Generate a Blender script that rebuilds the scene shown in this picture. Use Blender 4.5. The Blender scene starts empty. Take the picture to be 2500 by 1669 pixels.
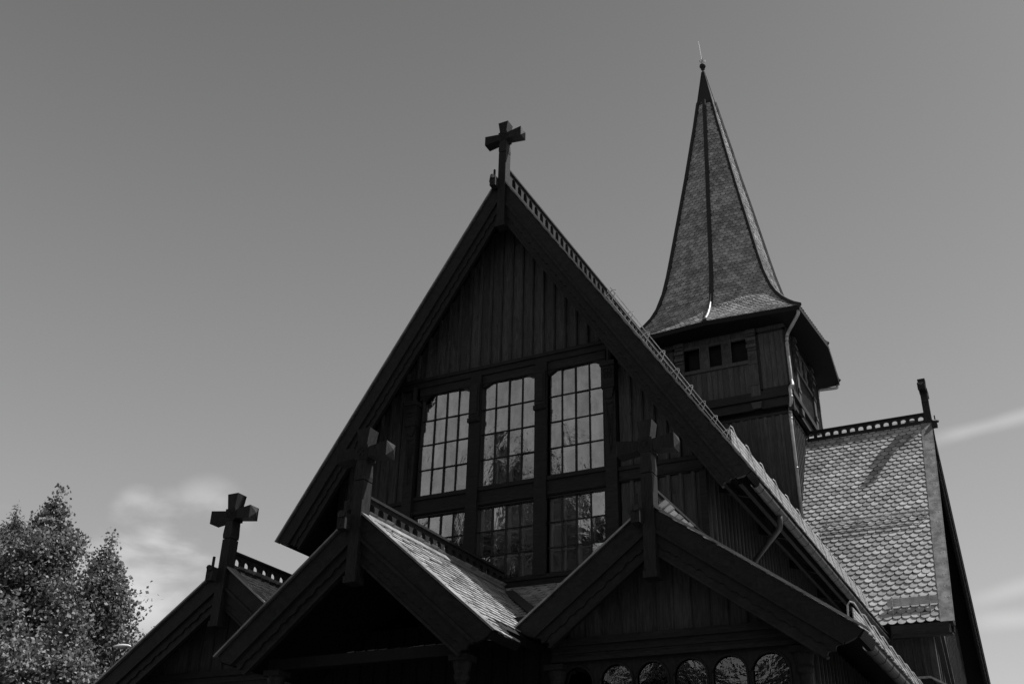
import bpy, math, random
import numpy as np
from mathutils import Vector, Matrix
random.seed(7)
sc = bpy.context.scene
COL = sc.collection
rad = math.radians

# ------------------------------------------------------------------ camera
YAW, PITCH, ROLL, FPX = rad(-27.922), rad(28.286), rad(1.469), 2529.3
CAM = Vector((9.933, -17.935, 1.6))
Fw = Vector((math.sin(YAW)*math.cos(PITCH), math.cos(YAW)*math.cos(PITCH), math.sin(PITCH)))
R0 = Vector((math.cos(YAW), -math.sin(YAW), 0)); U0 = R0.cross(Fw)
Rt = math.cos(ROLL)*R0 + math.sin(ROLL)*U0
Up = -math.sin(ROLL)*R0 + math.cos(ROLL)*U0
cd = bpy.data.cameras.new('camera'); cam = bpy.data.objects.new('camera', cd); COL.objects.link(cam)
cam.matrix_world = Matrix(((Rt.x, Up.x, -Fw.x, CAM.x), (Rt.y, Up.y, -Fw.y, CAM.y), (Rt.z, Up.z, -Fw.z, CAM.z), (0, 0, 0, 1)))
cd.sensor_width = 36; cd.lens = 36*FPX/2500; cd.clip_end = 6000; cd.clip_start = 0.1
sc.camera = cam

def ray(u, v):                      # direction of a point of the view, used for the sky and far trees
    return (Fw*FPX + Rt*(u-1250) - Up*(v-834.5)).normalized()

# ------------------------------------------------------------------ light
SUN_EL, SUN_AZ = rad(57.0), rad(61.0)          # azimuth from +y towards +x
sv = Vector((math.sin(SUN_AZ)*math.cos(SUN_EL), math.cos(SUN_AZ)*math.cos(SUN_EL), math.sin(SUN_EL)))
sl = bpy.data.lights.new('sun', 'SUN'); so = bpy.data.objects.new('sun', sl); COL.objects.link(so)
sl.energy = 5.0; sl.angle = rad(0.53); sl.color = (1, 1, 1)
so.rotation_euler = sv.to_track_quat('Z', 'Y').to_euler()

class NT:
    def __init__(s, t): s.t = t; s.n = t.nodes; s.l = t.links
    def new(s, typ, **k):
        n = s.n.new(typ)
        for a, b in k.items(): setattr(n, a, b)
        return n
    def put(s, sock, val):
        if isinstance(val, bpy.types.NodeSocket): s.l.new(val, sock)
        else: sock.default_value = val
    def math(s, op, a, b=0.0, c=None, clamp=False):
        n = s.new('ShaderNodeMath', operation=op, use_clamp=clamp)
        s.put(n.inputs[0], a); s.put(n.inputs[1], b)
        if c is not None: s.put(n.inputs[2], c)
        return n.outputs[0]
    def dot(s, a, vec):
        n = s.new('ShaderNodeVectorMath', operation='DOT_PRODUCT'); s.put(n.inputs[0], a); n.inputs[1].default_value = tuple(vec)
        return n.outputs['Value']
    def mapr(s, v, a, b, c=0.0, d=1.0, smooth=True):
        n = s.new('ShaderNodeMapRange'); n.interpolation_type = 'SMOOTHSTEP' if smooth else 'LINEAR'
        s.put(n.inputs['Value'], v); n.inputs['From Min'].default_value = a; n.inputs['From Max'].default_value = b
        n.inputs['To Min'].default_value = c; n.inputs['To Max'].default_value = d
        return n.outputs['Result']
    def noise(s, vec, scale, detail=4, rough=.55, dist=0.0):
        n = s.new('ShaderNodeTexNoise'); s.put(n.inputs['Vector'], vec); n.inputs['Scale'].default_value = scale
        n.inputs['Detail'].default_value = detail; n.inputs['Roughness'].default_value = rough; n.inputs['Distortion'].default_value = dist
        return n.outputs['Fac']

world = bpy.data.worlds.new("World"); sc.world = world; world.use_nodes = True
w = NT(world.node_tree); w.n.clear()
wo = w.new('ShaderNodeOutputWorld'); bg = w.new('ShaderNodeBackground')
sky = w.new('ShaderNodeTexSky', sky_type='NISHITA'); sky.sun_disc = False
sky.sun_elevation = SUN_EL; sky.sun_rotation = SUN_AZ; sky.altitude = 400; sky.air_density = 1.0; sky.dust_density = 1.6; sky.ozone_density = 1.0
sep = w.new('ShaderNodeSeparateColor'); w.l.new(sky.outputs[0], sep.inputs[0])
red = sep.outputs[0]                             # black and white film behind a red filter
red = w.math('ADD', w.math('MULTIPLY', red, 0.82), w.math('MULTIPLY', sep.outputs[1], 0.18))
tc = w.new('ShaderNodeTexCoord'); D = tc.outputs['Generated']
# thin cloud low on the left
def blob(u, v, r):
    return w.mapr(w.dot(D, ray(u, v)), math.cos(r), 1.0)
mp = w.new('ShaderNodeMapping'); w.l.new(D, mp.inputs['Vector']); mp.inputs['Scale'].default_value = (1, 1, 2.2)
cn = w.noise(mp.outputs[0], 7.0, 5, .5, .25)
cnf = w.mapr(cn, .40, .58)
bl = w.math('MAXIMUM', blob(420, 1325, .055), w.math('MAXIMUM', w.math('MULTIPLY', blob(335, 1255, .03), .7), w.math('MULTIPLY', blob(505, 1265, .045), .7)))
bl = w.math('MAXIMUM', bl, w.math('MULTIPLY', blob(350, 1400, .065), .9))
bl = w.math('MAXIMUM', bl, w.math('MULTIPLY', blob(20, 1400, .07), 1.0))
up_ = w.new('ShaderNodeSeparateXYZ'); w.l.new(D, up_.inputs[0])
low = w.math('POWER', w.math('SUBTRACT', 1.0, w.math('MAXIMUM', up_.outputs['Z'], 0.0)), 1.3)    # haze brightening towards the horizon
red = w.math('ADD', w.math('MULTIPLY', red, .86), w.math('MULTIPLY', low, 3.4))
cl = w.math('MULTIPLY', bl, cnf)
# soft vapour trails on the right
def trail(p, q, wid, fade_from, amp):
    a, b = ray(*p), ray(*q); n = a.cross(b).normalized()
    d = w.math('ABSOLUTE', w.dot(D, n))
    wob = w.math('MULTIPLY', w.math('SUBTRACT', w.noise(D, 14, 3), .5), .006)
    d = w.math('ADD', d, wob)
    core = w.mapr(d, wid, 0.0)
    along = (b-a*(a.dot(b))).normalized()
    t = w.dot(D, along)
    return w.math('MULTIPLY', w.math('MULTIPLY', core, w.mapr(t, fade_from, fade_from+.05)), amp)
tr = w.math('ADD', trail((2300, 1068), (2500, 1015), .0105, -.03, .34), trail((2370, 1468), (2500, 1430), .012, -.02, .22))
tr = w.math('ADD', tr, trail((2370, 1518), (2500, 1508), .013, -.02, .22))
cl = w.math('ADD', w.math('MULTIPLY', cl, .66), w.math('MULTIPLY', tr, w.mapr(w.noise(D, 5, 3), .3, .6, .6, 1)))
cloudy = w.math('MULTIPLY', w.math('ADD', 1.0, cl), red)
cloudy = w.math('ADD', cloudy, w.math('MULTIPLY', cl, .6))
w.l.new(cloudy, bg.inputs['Color']); bg.inputs['Strength'].default_value = 0.072
w.l.new(bg.outputs[0], wo.inputs[0])

sc.view_settings.view_transform = 'Standard'; sc.view_settings.look = 'None'
sc.view_settings.exposure = 0.45; sc.view_settings.gamma = 1.0
sc.render.engine = 'CYCLES'

# ------------------------------------------------------------------ materials
def material(name):
    m = bpy.data.materials.new(name); m.use_nodes = True; t = NT(m.node_tree)
    b = t.n['Principled BSDF']; return m, t, b
def grey(v): return (v, v, v, 1)
def wood(name, lo, hi, stretch=(9, 9, .8), rough=.62, bump=.6, spec=.18):
    m, t, b = material(name)
    tcn = t.new('ShaderNodeTexCoord'); mpn = t.new('ShaderNodeMapping'); t.l.new(tcn.outputs['Object'], mpn.inputs['Vector']); mpn.inputs['Scale'].default_value = stretch
    g = t.noise(mpn.outputs[0], 3.0, 8, .65, 1.2)
    big = t.noise(tcn.outputs['Object'], 1.3, 4, .6)
    geo = t.new('ShaderNodeNewGeometry'); isl = geo.outputs['Random Per Island']
    kn = t.new('ShaderNodeTexVoronoi'); kn.feature = 'F1'; t.l.new(tcn.outputs['Object'], kn.inputs['Vector']); kn.inputs['Scale'].default_value = 1.9; kn.inputs['Randomness'].default_value = 1
    knot = t.mapr(kn.outputs['Distance'], .035, .10, .35, 1.0)
    v = t.math('MULTIPLY', t.math('ADD', t.math('MULTIPLY', t.mapr(g, .3, .7), .6), t.math('MULTIPLY', big, .4)), t.mapr(isl, 0, 1, .72, 1.25, False))
    v = t.math('MULTIPLY', v, knot)
    r = t.math('ADD', t.math('MULTIPLY', v, hi-lo), lo)
    t.l.new(r, b.inputs['Base Color']); b.inputs['Roughness'].default_value = rough; b.inputs['Specular IOR Level'].default_value = spec
    bp = t.new('ShaderNodeBump'); bp.inputs['Strength'].default_value = bump; bp.inputs['Distance'].default_value = .012; t.l.new(g, bp.inputs['Height']); t.l.new(bp.outputs[0], b.inputs['Normal'])
    return m
M = {}
M['board'] = wood('tarred_boards', .016, .085)
M['sunlit_board'] = wood('sunlit_tone_boards', .018, .085)  # slightly paler board copy for sun-facing walls; sunlight put into the colour
M['beam'] = wood('tarred_beams', .004, .027, (1.2, 9, 9))
M['rake'] = wood('tarred_rake_boards', .004, .024, (2.2, 6, 3.2), .55, .4)
M['cross'] = wood('weathered_tar', .004, .034, (14, 14, 1.4), .55, .7, .12)
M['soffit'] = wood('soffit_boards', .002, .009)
M['frame'] = wood('window_frame_wood', .006, .022, (6, 6, 1.5), .5)
def slate(name, lo, hi, rough=.5):
    m, t, b = material(name)
    geo = t.new('ShaderNodeNewGeometry'); tcn = t.new('ShaderNodeTexCoord')
    isl = geo.outputs['Random Per Island']
    n1 = t.noise(tcn.outputs['Object'], 9, 6, .7); n2 = t.noise(tcn.outputs['Object'], 1.1, 3)
    v = t.math('ADD', t.math('MULTIPLY', t.math('POWER', isl, 1.6), .62), t.math('ADD', t.math('MULTIPLY', t.mapr(n1, .3, .7), .22), t.math('MULTIPLY', t.mapr(n2, .3, .7), .3)))
    t.l.new(t.math('ADD', t.math('MULTIPLY', v, hi-lo), lo), b.inputs['Base Color'])
    b.inputs['Specular IOR Level'].default_value = .5 if rough > .4 else 1.0
    t.l.new(t.mapr(n1, .3, .7, rough-.12, rough+.12), b.inputs['Roughness'])
    bp = t.new('ShaderNodeBump'); bp.inputs['Strength'].default_value = .5; bp.inputs['Distance'].default_value = .008; t.l.new(n1, bp.inputs['Height']); t.l.new(bp.outputs[0], b.inputs['Normal'])
    return m
M['slate'] = slate('slate', .15, .44)
M['slate_under'] = slate('slate_bed', .03, .07, .8)
def metal(name, base, metallic, rough):
    m, t, b = material(name)
    tcn = t.new('ShaderNodeTexCoord'); n = t.noise(tcn.outputs['Object'], 3.0, 6, .7)
    t.l.new(t.mapr(n, .3, .7, base*.65, base*1.2), b.inputs['Base Color']); b.inputs['Metallic'].default_value = metallic
    t.l.new(t.mapr(n, .3, .7, rough-.08, rough+.1), b.inputs['Roughness'])
    return m
M['flash'] = metal('sheet_flashing', .24, .5, .45)
M['rivet'] = metal('rivet_heads', .8, 1, .25)
M['zinc'] = metal('zinc_pipe', .34, .6, .5)
M['gutter'] = metal('dark_gutter', .03, .1, .6)
M['guard'] = metal('galvanised_guard', .34, .5, .5)
M['hip'] = metal('hip_lead', .016, .0, .85)
M['black'] = metal('dark_opening', .004, 0, .9)
M['lampw'] = metal('lamp_housing_paint', .62, 0, .4)
M['sash'] = wood('painted_inner_sash', .35, .55, (6, 6, 1.5), .6, .2)
# old window glass: partly mirror, partly clear, slightly uneven
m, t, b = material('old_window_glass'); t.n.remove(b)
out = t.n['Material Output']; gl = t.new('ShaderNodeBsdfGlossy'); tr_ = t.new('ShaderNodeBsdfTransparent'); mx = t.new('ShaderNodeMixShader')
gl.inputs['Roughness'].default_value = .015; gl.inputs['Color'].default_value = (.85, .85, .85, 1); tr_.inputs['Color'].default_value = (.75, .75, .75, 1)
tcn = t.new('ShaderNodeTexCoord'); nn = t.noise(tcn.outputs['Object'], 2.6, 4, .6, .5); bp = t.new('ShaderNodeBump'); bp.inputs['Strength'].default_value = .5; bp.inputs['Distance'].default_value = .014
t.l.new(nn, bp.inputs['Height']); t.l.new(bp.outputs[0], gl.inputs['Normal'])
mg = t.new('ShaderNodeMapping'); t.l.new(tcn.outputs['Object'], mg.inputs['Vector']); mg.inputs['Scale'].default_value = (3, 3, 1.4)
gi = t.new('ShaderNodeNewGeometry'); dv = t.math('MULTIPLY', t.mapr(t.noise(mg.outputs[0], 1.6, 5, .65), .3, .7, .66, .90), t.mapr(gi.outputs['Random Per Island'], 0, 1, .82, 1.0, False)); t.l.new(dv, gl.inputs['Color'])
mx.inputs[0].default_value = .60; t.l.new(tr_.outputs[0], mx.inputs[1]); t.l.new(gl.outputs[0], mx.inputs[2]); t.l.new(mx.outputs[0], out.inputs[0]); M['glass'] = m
m2 = m.copy(); m2.name = 'clearer_porch_glass'; M['glass_low'] = m2
for n_ in m2.node_tree.nodes:
    if n_.type == 'MIX_SHADER': n_.inputs[0].default_value = .20
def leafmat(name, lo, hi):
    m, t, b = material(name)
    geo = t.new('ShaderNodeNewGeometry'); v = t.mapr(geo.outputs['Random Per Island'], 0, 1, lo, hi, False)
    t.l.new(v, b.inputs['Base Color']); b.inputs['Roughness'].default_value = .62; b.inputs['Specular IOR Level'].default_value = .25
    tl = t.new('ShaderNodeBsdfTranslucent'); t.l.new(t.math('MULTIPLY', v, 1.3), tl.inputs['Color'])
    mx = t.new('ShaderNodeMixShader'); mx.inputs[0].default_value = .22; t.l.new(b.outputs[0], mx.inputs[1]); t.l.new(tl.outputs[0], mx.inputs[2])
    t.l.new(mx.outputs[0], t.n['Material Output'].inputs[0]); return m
M['leaf'] = leafmat('leaves', .05, .27); M['needle'] = leafmat('needles', .05, .12)
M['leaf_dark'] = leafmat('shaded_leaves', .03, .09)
M['bark'] = wood('bark', .05, .2, (6, 6, 2), .8, .8)
m, t, b = material('gravel_ground'); tcn = t.new('ShaderNodeTexCoord')
t.l.new(t.mapr(t.noise(tcn.outputs['Object'], 6, 8, .7), .3, .7, .04, .09), b.inputs['Base Color']); b.inputs['Roughness'].default_value = .9; M['ground'] = m

# ------------------------------------------------------------------ mesh builder
class MB:
    def __init__(s, T=None): s.v = []; s.f = []; s.T = T
    def add(s, vs, fs):
        o = len(s.v); s.v += [tuple(p) for p in vs]; s.f += [tuple(i+o for i in f) for f in fs]
    def box(s, a, b):
        (x0, y0, z0), (x1, y1, z1) = a, b
        s.add([(x0, y0, z0), (x1, y0, z0), (x1, y1, z0), (x0, y1, z0), (x0, y0, z1), (x1, y0, z1), (x1, y1, z1), (x0, y1, z1)],
              [(0, 3, 2, 1), (4, 5, 6, 7), (0, 1, 5, 4), (1, 2, 6, 5), (2, 3, 7, 6), (3, 0, 4, 7)])
    def prism(s, poly, vec):          # poly: 3d points, extruded by vec
        n = len(poly); P = [Vector(p) for p in poly]; e = Vector(vec)
        s.add(P+[p+e for p in P], [tuple(range(n))[::-1], tuple(range(n, 2*n))]+[(i, (i+1) % n, (i+1) % n+n, i+n) for i in range(n)])
    def bar(s, a, b, wd, th, up=(0, 0, 1)):   # square bar between two points
        a, b = Vector(a), Vector(b); d = (b-a).normalized(); x = d.cross(Vector(up))
        if x.length < 1e-4: x = d.cross(Vector((0, 1, 0)))
        x.normalize(); y = x.cross(d)
        q = [a+x*wd/2*i+y*th/2*j for i, j in ((-1, -1), (1, -1), (1, 1), (-1, 1))]
        s.prism(q, b-a)
    def tube(s, pts, r, n=8, cap=True):
        P = [Vector(p) for p in pts]; rr = r if isinstance(r, (list, tuple)) else [r]*len(P)
        o = len(s.v); up = Vector((.013, .02, 1))
        for i, p in enumerate(P):
            d = (P[min(i+1, len(P)-1)]-P[max(i-1, 0)]).normalized(); x = d.cross(up)
            if x.length < .05: x = d.cross(Vector((1, 0, 0)))
            x.normalize(); y = d.cross(x)
            for k in range(n):
                a = 2*math.pi*k/n; s.v.append(tuple(p+(x*math.cos(a)+y*math.sin(a))*rr[i]))
        for i in range(len(P)-1):
            for k in range(n):
                s.f.append((o+i*n+k, o+i*n+(k+1) % n, o+(i+1)*n+(k+1) % n, o+(i+1)*n+k))
        if cap: s.f.append(tuple(o+k for k in range(n))[::-1]); s.f.append(tuple(o+(len(P)-1)*n+k for k in range(n)))
    def lathe(s, x, y, prof, n=16):
        s.tube([(x, y, z) for r, z in prof], [r for r, z in prof], n)
    def build(s, name, mat, parent=None, label=None, smooth=False):
        vs = s.v
        if s.T is not None: vs = [tuple(s.T @ Vector(p)) for p in vs]
        me = bpy.data.meshes.new(name); me.from_pydata(vs, [], s.f); me.validate(); me.update()
        me.materials.append(mat if not isinstance(mat, str) else M[mat])
        if smooth: me.polygons.foreach_set('use_smooth', [True]*len(me.polygons))
        o = bpy.data.objects.new(name, me); COL.objects.link(o)
        if parent: o.parent = parent
        if label: o['label'] = label
        return o
def thing(name, label, cat, loc=(0, 0, 0), group=None):
    o = bpy.data.objects.new(name, None); COL.objects.link(o); o.location = loc; o['label'] = label; o['category'] = cat
    o.empty_display_size = .2
    if group: o['group'] = group
    return o

# ------------------------------------------------------------------ ground
g = MB(); g.add([(-3000, -3000, 0), (3000, -3000, 0), (3000, 3000, 0), (-3000, 3000, 0)], [(0, 1, 2, 3)])
o = g.build('ground', 'ground'); o['kind'] = 'structure'

church = thing('wooden_church', 'dark tarred wooden church with steep gables, crosses and a slated spire', 'church')

# ------------------------------------------------------------------ shared church pieces (u across the gable, v into the building, z up)
def slates(mb, O, P, S, N, p0, p1, s0, s1, wd, ex, inside=None, tilt=.04, jit=.004):
    """rounded slates laid in courses: O origin at the ridge, P along it, S down the slope, N outwards"""
    O, P, S, N = map(Vector, (O, P, S, N)); row = 0; s = s1
    while s > s0-ex:
        off = (row % 2)*wd/2; p = p0-wd+off
        while p < p1+wd:
            pc = p+wd/2
            if p0 <= pc <= p1 and (inside is None or inside(pc, s)):
                j = random.uniform(-jit, jit)+(random.uniform(.02, .05) if random.random() < .025 else 0); r = wd*random.uniform(.465, .495); bd = min(r, ex*.8); lift = tilt+random.uniform(-.004, .006); tw = random.uniform(-.012, .012)
                out = [(-r, -ex*1.35), (-r, -bd)]
                for k in range(1, 6):
                    a = math.pi*(1-k/6.0); out.append((r*math.cos(a), -bd+bd*math.sin(a)))
                out += [(r, -bd), (r, -ex*1.35)]
                top = []
                for (a, b) in out:
                    hgt = lift*(1+b/(ex*1.35))+.004+tw*a
                    top.append(O+P*(pc+a)+S*(s+b+j)+N*hgt)
                n = len(top); bot = [q-N*.016 for q in top]
                if random.random() < .012: continue
                mb.add(top+bot, [tuple(range(n))]+[(i, i+n, i+1+n, i+1) for i in range(n-1)])
            p += wd
        s -= ex; row += 1

def crest(T, cu, z, v0, v1, parent, pitch=.30, h=.44, arch=False, thick=.07):
    """pierced ridge board"""
    m = MB(T); n = max(1, int(round((v1-v0)/pitch))); pt = (v1-v0)/n
    base = z-.05; ho0 = z+.08; ho1 = z+h-.11
    m.box((cu-thick/2, v0, base), (cu+thick/2, v1, ho0)); m.box((cu-thick/2, v0, ho1), (cu+thick/2, v1, z+h-.045))
    m.box((cu-thick/2-.045, v0, z+h-.045), (cu+thick/2+.045, v1, z+h))
    m.box((cu-thick/2-.05, v0, base-.03), (cu+thick/2+.05, v1, base+.05))
    hw = pt*.30
    for i in range(n+1):
        vc = v0+i*pt; a = vc-(pt/2-hw); b = vc+(pt/2-hw)
        a, b = max(a, v0), min(b, v1)
        # post with rounded shoulders that close the arch
        poly = [(cu-thick/2, a, ho0-.001), (cu-thick/2, b, ho0-.001)]
        hh = ho1-ho0; rr = min(hw, hh*.45)
        R_ = []; L_ = []
        for k in range(5):
            ang = k/4*math.pi/2
            dz = ho1-rr+rr*math.sin(ang); dx = hw*(1-math.cos(ang))
            R_.append((cu-thick/2, min(b+dx, v1), dz)); L_.append((cu-thick/2, max(a-dx, v0), dz))
        poly += R_+L_[::-1]
        m.prism(poly, (thick, 0, 0))
        m2 = None
    return m.build('ridge_crest', 'rake', parent)

def rake_board(T, cu, zr, sg, L, ang, v, parent, wid=.62, cut=.10, label=None):
    """layered bargeboard: outer plank, moulding, wavy plank, inner plank"""
    ca, sa, ta = math.cos(ang), math.sin(ang), math.tan(ang)
    def pt(s, t_, vv): return (cu+sg*(s*ca-t_*sa), vv, zr-s*sa-t_*ca)
    m = MB(T)
    def plank(t0, t1, vv, th, wavy=False, dent=.05):
        a = [(t0*ta, t0)]
        end = []
        for k in range(9):
            q = k/8; tt = t0+(t1-t0)*q
            end.append((L-cut*(tt/wid)-dent*math.sin(math.pi*q), tt))
        a += end
        if wavy:
            s = end[-1][0]-.05; i = 0
            while s > t1*ta+.25:
                per = .42
                for ph, dt in ((0, .035), (.15, .03), (.32, .0), (.45, .0), (.55, .028), (.72, .012), (.85, .012)):
                    ss = s-per*ph
                    if ss > t1*ta+.1: a.append((ss, t1+dt))
                s -= per
        a.append((t1*ta, t1))
        P = [pt(s, q, vv) for s, q in a]
        if sg < 0: P = P[::-1]
        m.prism(P, (0, th, 0))
    plank(0.0, .30*wid/.62, v, .07, dent=-.03)
    plank(.272*wid/.62, .325*wid/.62, v-.025, .05, dent=.02)
    plank(.32*wid/.62, .455*wid/.62, v+.022, .05, True)
    plank(.44*wid/.62, .60*wid/.62, v+.05, .05, dent=.06)
    plank(.575*wid/.62, wid, v+.036, .09, dent=0)
    return m.build('bargeboard', 'rake', parent, label)

def verge(T, cu, zr, sg, L, ang, v, parent, wid=.24, rivets=False):
    ca, sa = math.cos(ang), math.sin(ang)
    def pt(s, n, vv): return (cu+sg*(s*ca+n*sa), vv, zr-s*sa+n*ca)
    m = MB(T); P = [pt(0, .035, v-.035), pt(L+.03, .035, v-.035), pt(L+.03, .047, v-.035), pt(0, .047, v-.035)]
    m.prism(P, (0, wid, 0)); P = [pt(0, .018, v-.05), pt(L+.03, +.018, v-.05), pt(L+.03, .05, v-.05), pt(0, .05, v-.05)]
    m.prism(P, (0, .014, 0))
    o = m.build('verge_flashing', 'flash', parent)
    if rivets:
        r = MB(T); s = .3
        while s < L:
            for vv in (v+.03, v+.12):
                c = pt(s, .05, vv); r.tube([c, pt(s, .058, vv)], [.014, .008], 6)
            s += .48
        r.build('rivets', 'rivet', o)
    return o

def gable_roof(T, cu, zr, wl, zl, wr, zrr, v0, v1, name, th=.13, dv=.03, v1l=None, v1r=None, cut=None):
    """two roof slabs that meet at the ridge; returns object and slope angles"""
    aL = math.atan2(zr-zl, wl); aR = math.atan2(zr-zrr, wr)
    m = MB(T)
    for sg, a, L, ve in ((-1, aL, math.hypot(wl, zr-zl), v1l or v1), (1, aR, math.hypot(wr, zr-zrr), v1r or v1)):
        ca, sa = math.cos(a), math.sin(a)
        P = [(cu, v0+dv, zr), (cu+sg*L*ca, v0+dv, zr-L*sa), (cu+sg*(L*ca-th*sa), v0+dv, zr-L*sa-th*ca), (cu, v0+dv, zr-th/ca)]
        if sg < 0: P = P[::-1]
        if cut is not None and sg > 0:          # the eave stops short where the neighbouring gable comes down
            m.prism(P, (0, cut-v0-dv, 0)); l2 = L-.45
            m.prism([(cu, cut, zr), (cu+l2*ca, cut, zr-l2*sa), (cu+(l2*ca-th*sa), cut, zr-l2*sa-th*ca), (cu, cut, zr-th/ca)], (0, ve-cut, 0))
        else: m.prism(P, (0, ve-v0-dv, 0))
    return m, aL, aR

def gable_cross(T, cu, v, zr, parent, pend, dz_=0.0, W=.10):
    """square post through the apex with a flared cross on top and a pendant below"""
    v0, v1 = v-.07, v+.17
    m = MB(T); zc_ = zr+dz_
    m.box((cu-W, v0, zr-pend), (cu+W, v1, zc_+.74))
    m.box((cu-W-.02, v0-.02, zr-pend-.09), (cu+W+.02, v1, zr-pend+.02))
    m.prism([(cu-W, v0, zc_+.76), (cu+W, v0, zc_+.76), (cu+W+.01, v0-.005, zc_+.84), (cu+.08, v0, zc_+1.16), (cu-.08, v0, zc_+1.16), (cu-W-.01, v0-.005, zc_+.84)], (0, v1-v0, 0))
    m.box((cu-W+.025, v0+.02, zc_+.73), (cu+W-.025, v1-.02, zc_+.78))
    # hub
    c = zc_+1.245; m.box((cu-.125, v0-.012, c-.125), (cu+.125, v1+.012, c+.125))
    # arms flare outwards and end in a low pyramid
    def arm(dx, dz):
        def q(s, hw, vv): return (cu+dx*s+dz*hw, vv, c+dz*s+dx*hw)
        L0, L1 = .12, .505 if dx else .44
        if dz < 0: return
        a, b2 = .088, .135
        A = [q(L0, -a, v0), q(L0, a, v0), q(L0, a, v1), q(L0, -a, v1)]; B = [q(L1, -b2, v0-.012), q(L1, b2, v0-.012), q(L1, b2, v1+.012), q(L1, -b2, v1+.012)]
        tip = q(L1+.06, 0, (v0+v1)/2)
        m.add(A+B+[tip], [(0, 1, 5, 4), (1, 2, 6, 5), (2, 3, 7, 6), (3, 0, 4, 7), (4, 5, 8), (5, 6, 8), (6, 7, 8), (7, 4, 8), (3, 2, 1, 0)])
    arm(-1, 0); arm(1, 0); arm(0, 1)
    o = m.build('gable_cross', 'cross', parent)
    r = MB(T)     # carved ring with a small cross on the hub
    ring = [(cu+.085*math.cos(k*math.pi/8), v0-.014, c+.085*math.sin(k*math.pi/8)) for k in range(17)]
    r.tube(ring, .012, 5, False); r.bar((cu-.055, v0-.014, c-.055), (cu+.055, v0-.014, c+.055), .02, .02, (0, 1, 0)); r.bar((cu+.055, v0-.014, c-.055), (cu-.055, v0-.014, c+.055), .018, .018, (0, 1, 0))
    r.build('carved_rosette', 'cross', o)
    # carved knob bracket that leans out of the post
    k = MB(T)
    k.tube([(cu-.17, v0-.10, zr-.02), (cu-.17, v0-.1, zr-.26)], [.03, .075], 8)
    k.box((cu-.24, v0-.16, zr-.32), (cu-.09, v0+.02, zr-.05)); k.tube([(cu-.28, v0-.02, zr-.1), (cu-.14, v0-.2, zr-.08)], [.05, .06], 8)
    k.box((cu-.16, v0-.13, zr-.06), (cu-.12, v0-.09, zr+.16))
    k.build('carved_knob', 'cross', o)
    return o

def board_wall(mb, ua, ub, zb, zt, v, sp=.27, bw=.085, th=.05):
    """board and batten wall, zb and zt may be functions of u"""
    fb = zb if callable(zb) else (lambda u: zb); ft = zt if callable(zt) else (lambda u: zt)
    n = max(1, int(round((ub-ua)/sp))); s = (ub-ua)/n
    for i in range(n):
        a = ua+i*s; b = a+s
        mids = [a, b]
        if fb(a) >= ft(a)-.01 and fb(b) >= ft(b)-.01: continue
        P = [(a+.012, v, fb(a)), (b-.012, v, fb(b)), (b-.012, v, max(ft(b), fb(b)+.001)), (a+.012, v, max(ft(a), fb(a)+.001))]
        mb.prism(P, (0, .06, 0))
        for c, w_, pr in ((b, bw, th), ):
            if i == n-1: continue
            a2, b2 = c-w_/2, c+w_/2
            if min(ft(a2), ft(b2)) <= max(fb(a2), fb(b2)): continue
            mb.prism([(a2, v-pr, fb(a2)), (b2, v-pr, fb(b2)), (b2, v-pr, ft(b2)), (a2, v-pr, ft(a2))], (0, pr-.001, 0))
            a3, b3 = c-w_/4, c+w_/4
            mb.prism([(a3, v-pr-.014, fb(a3)), (b3, v-pr-.014, fb(b3)), (b3, v-pr-.014, ft(b3)), (a3, v-pr-.014, ft(a3))], (0, .0139, 0))

ID = Matrix.Identity(4)

# ------------------------------------------------------------------ nave
ZR, ZE, WN, OH = 17.18, 8.68, 5.5, .75
WW = 4.42                                              # half width of the nave walls
m, aN, _ = gable_roof(ID, 0, ZR, WN, ZE, WN, ZE, 0, 32, 'nave_roof')
nroof = m.build('nave_roof', 'soffit', church)
LN = math.hypot(WN, ZR-ZE)
for sg in (-1, 1): rake_board(ID, 0, ZR, sg, LN-.02, aN, 0, nroof, .62, .12)
for sg in (-1, 1): verge(ID, 0, ZR, sg, LN, aN, 0, nroof, .18)
crest(ID, 0, ZR, .12, 16.7, nroof, .32, .44, thick=.10)
ca, sa = math.cos(aN), math.sin(aN)
ms = MB()
slates(ms, (0, 0, ZR), (0, 1, 0), (ca, 0, -sa), (sa, 0, ca), .2, 14.4, .15, LN-.02, .26, .2)
ms.build('slates', 'slate', nroof)
gable_cross(ID, .06, 0, ZR, church, 1.38)
roofz = lambda u: ZR-.14/ca-abs(u)*math.tan(aN)
nw = MB()
board_wall(nw, -WW, -2.62, 5.0, roofz, OH, .27); board_wall(nw, 2.62, WW, 5.0, roofz, OH, .27)
board_wall(nw, -3.3, 3.3, 12.38, roofz, OH-.001, .27)
nw.build('gable_wall', 'board', church)
sw = MB(Matrix(((0, -1, 0, WW), (1, 0, 0, 0), (0, 0, 1, 0), (0, 0, 0, 1))))        # u=y, v=-x: right side wall
board_wall(sw, OH+.02, 15.0, 3, 10.2, 0, .27)
sw2 = MB(Matrix(((0, 1, 0, -WW), (-1, 0, 0, 0), (0, 0, 1, 0), (0, 0, 0, 1))))
board_wall(sw2, -15.0, -OH-.02, 3, 10.2, 0, .27)
sw.build('side_wall', 'sunlit_board', church); sw2.build('side_wall', 'board', church)
bm = MB()                                               # timber framing of the gable
bm.box((-3.05, OH-.10, 12.22), (3.05, OH+.05, 12.42)); bm.box((-2.9, OH-.14, 12.36), (2.9, OH-.09, 12.44))
bm.box((-2.36, OH-.06, 12.02), (2.36, OH+.04, 12.23))
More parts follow.
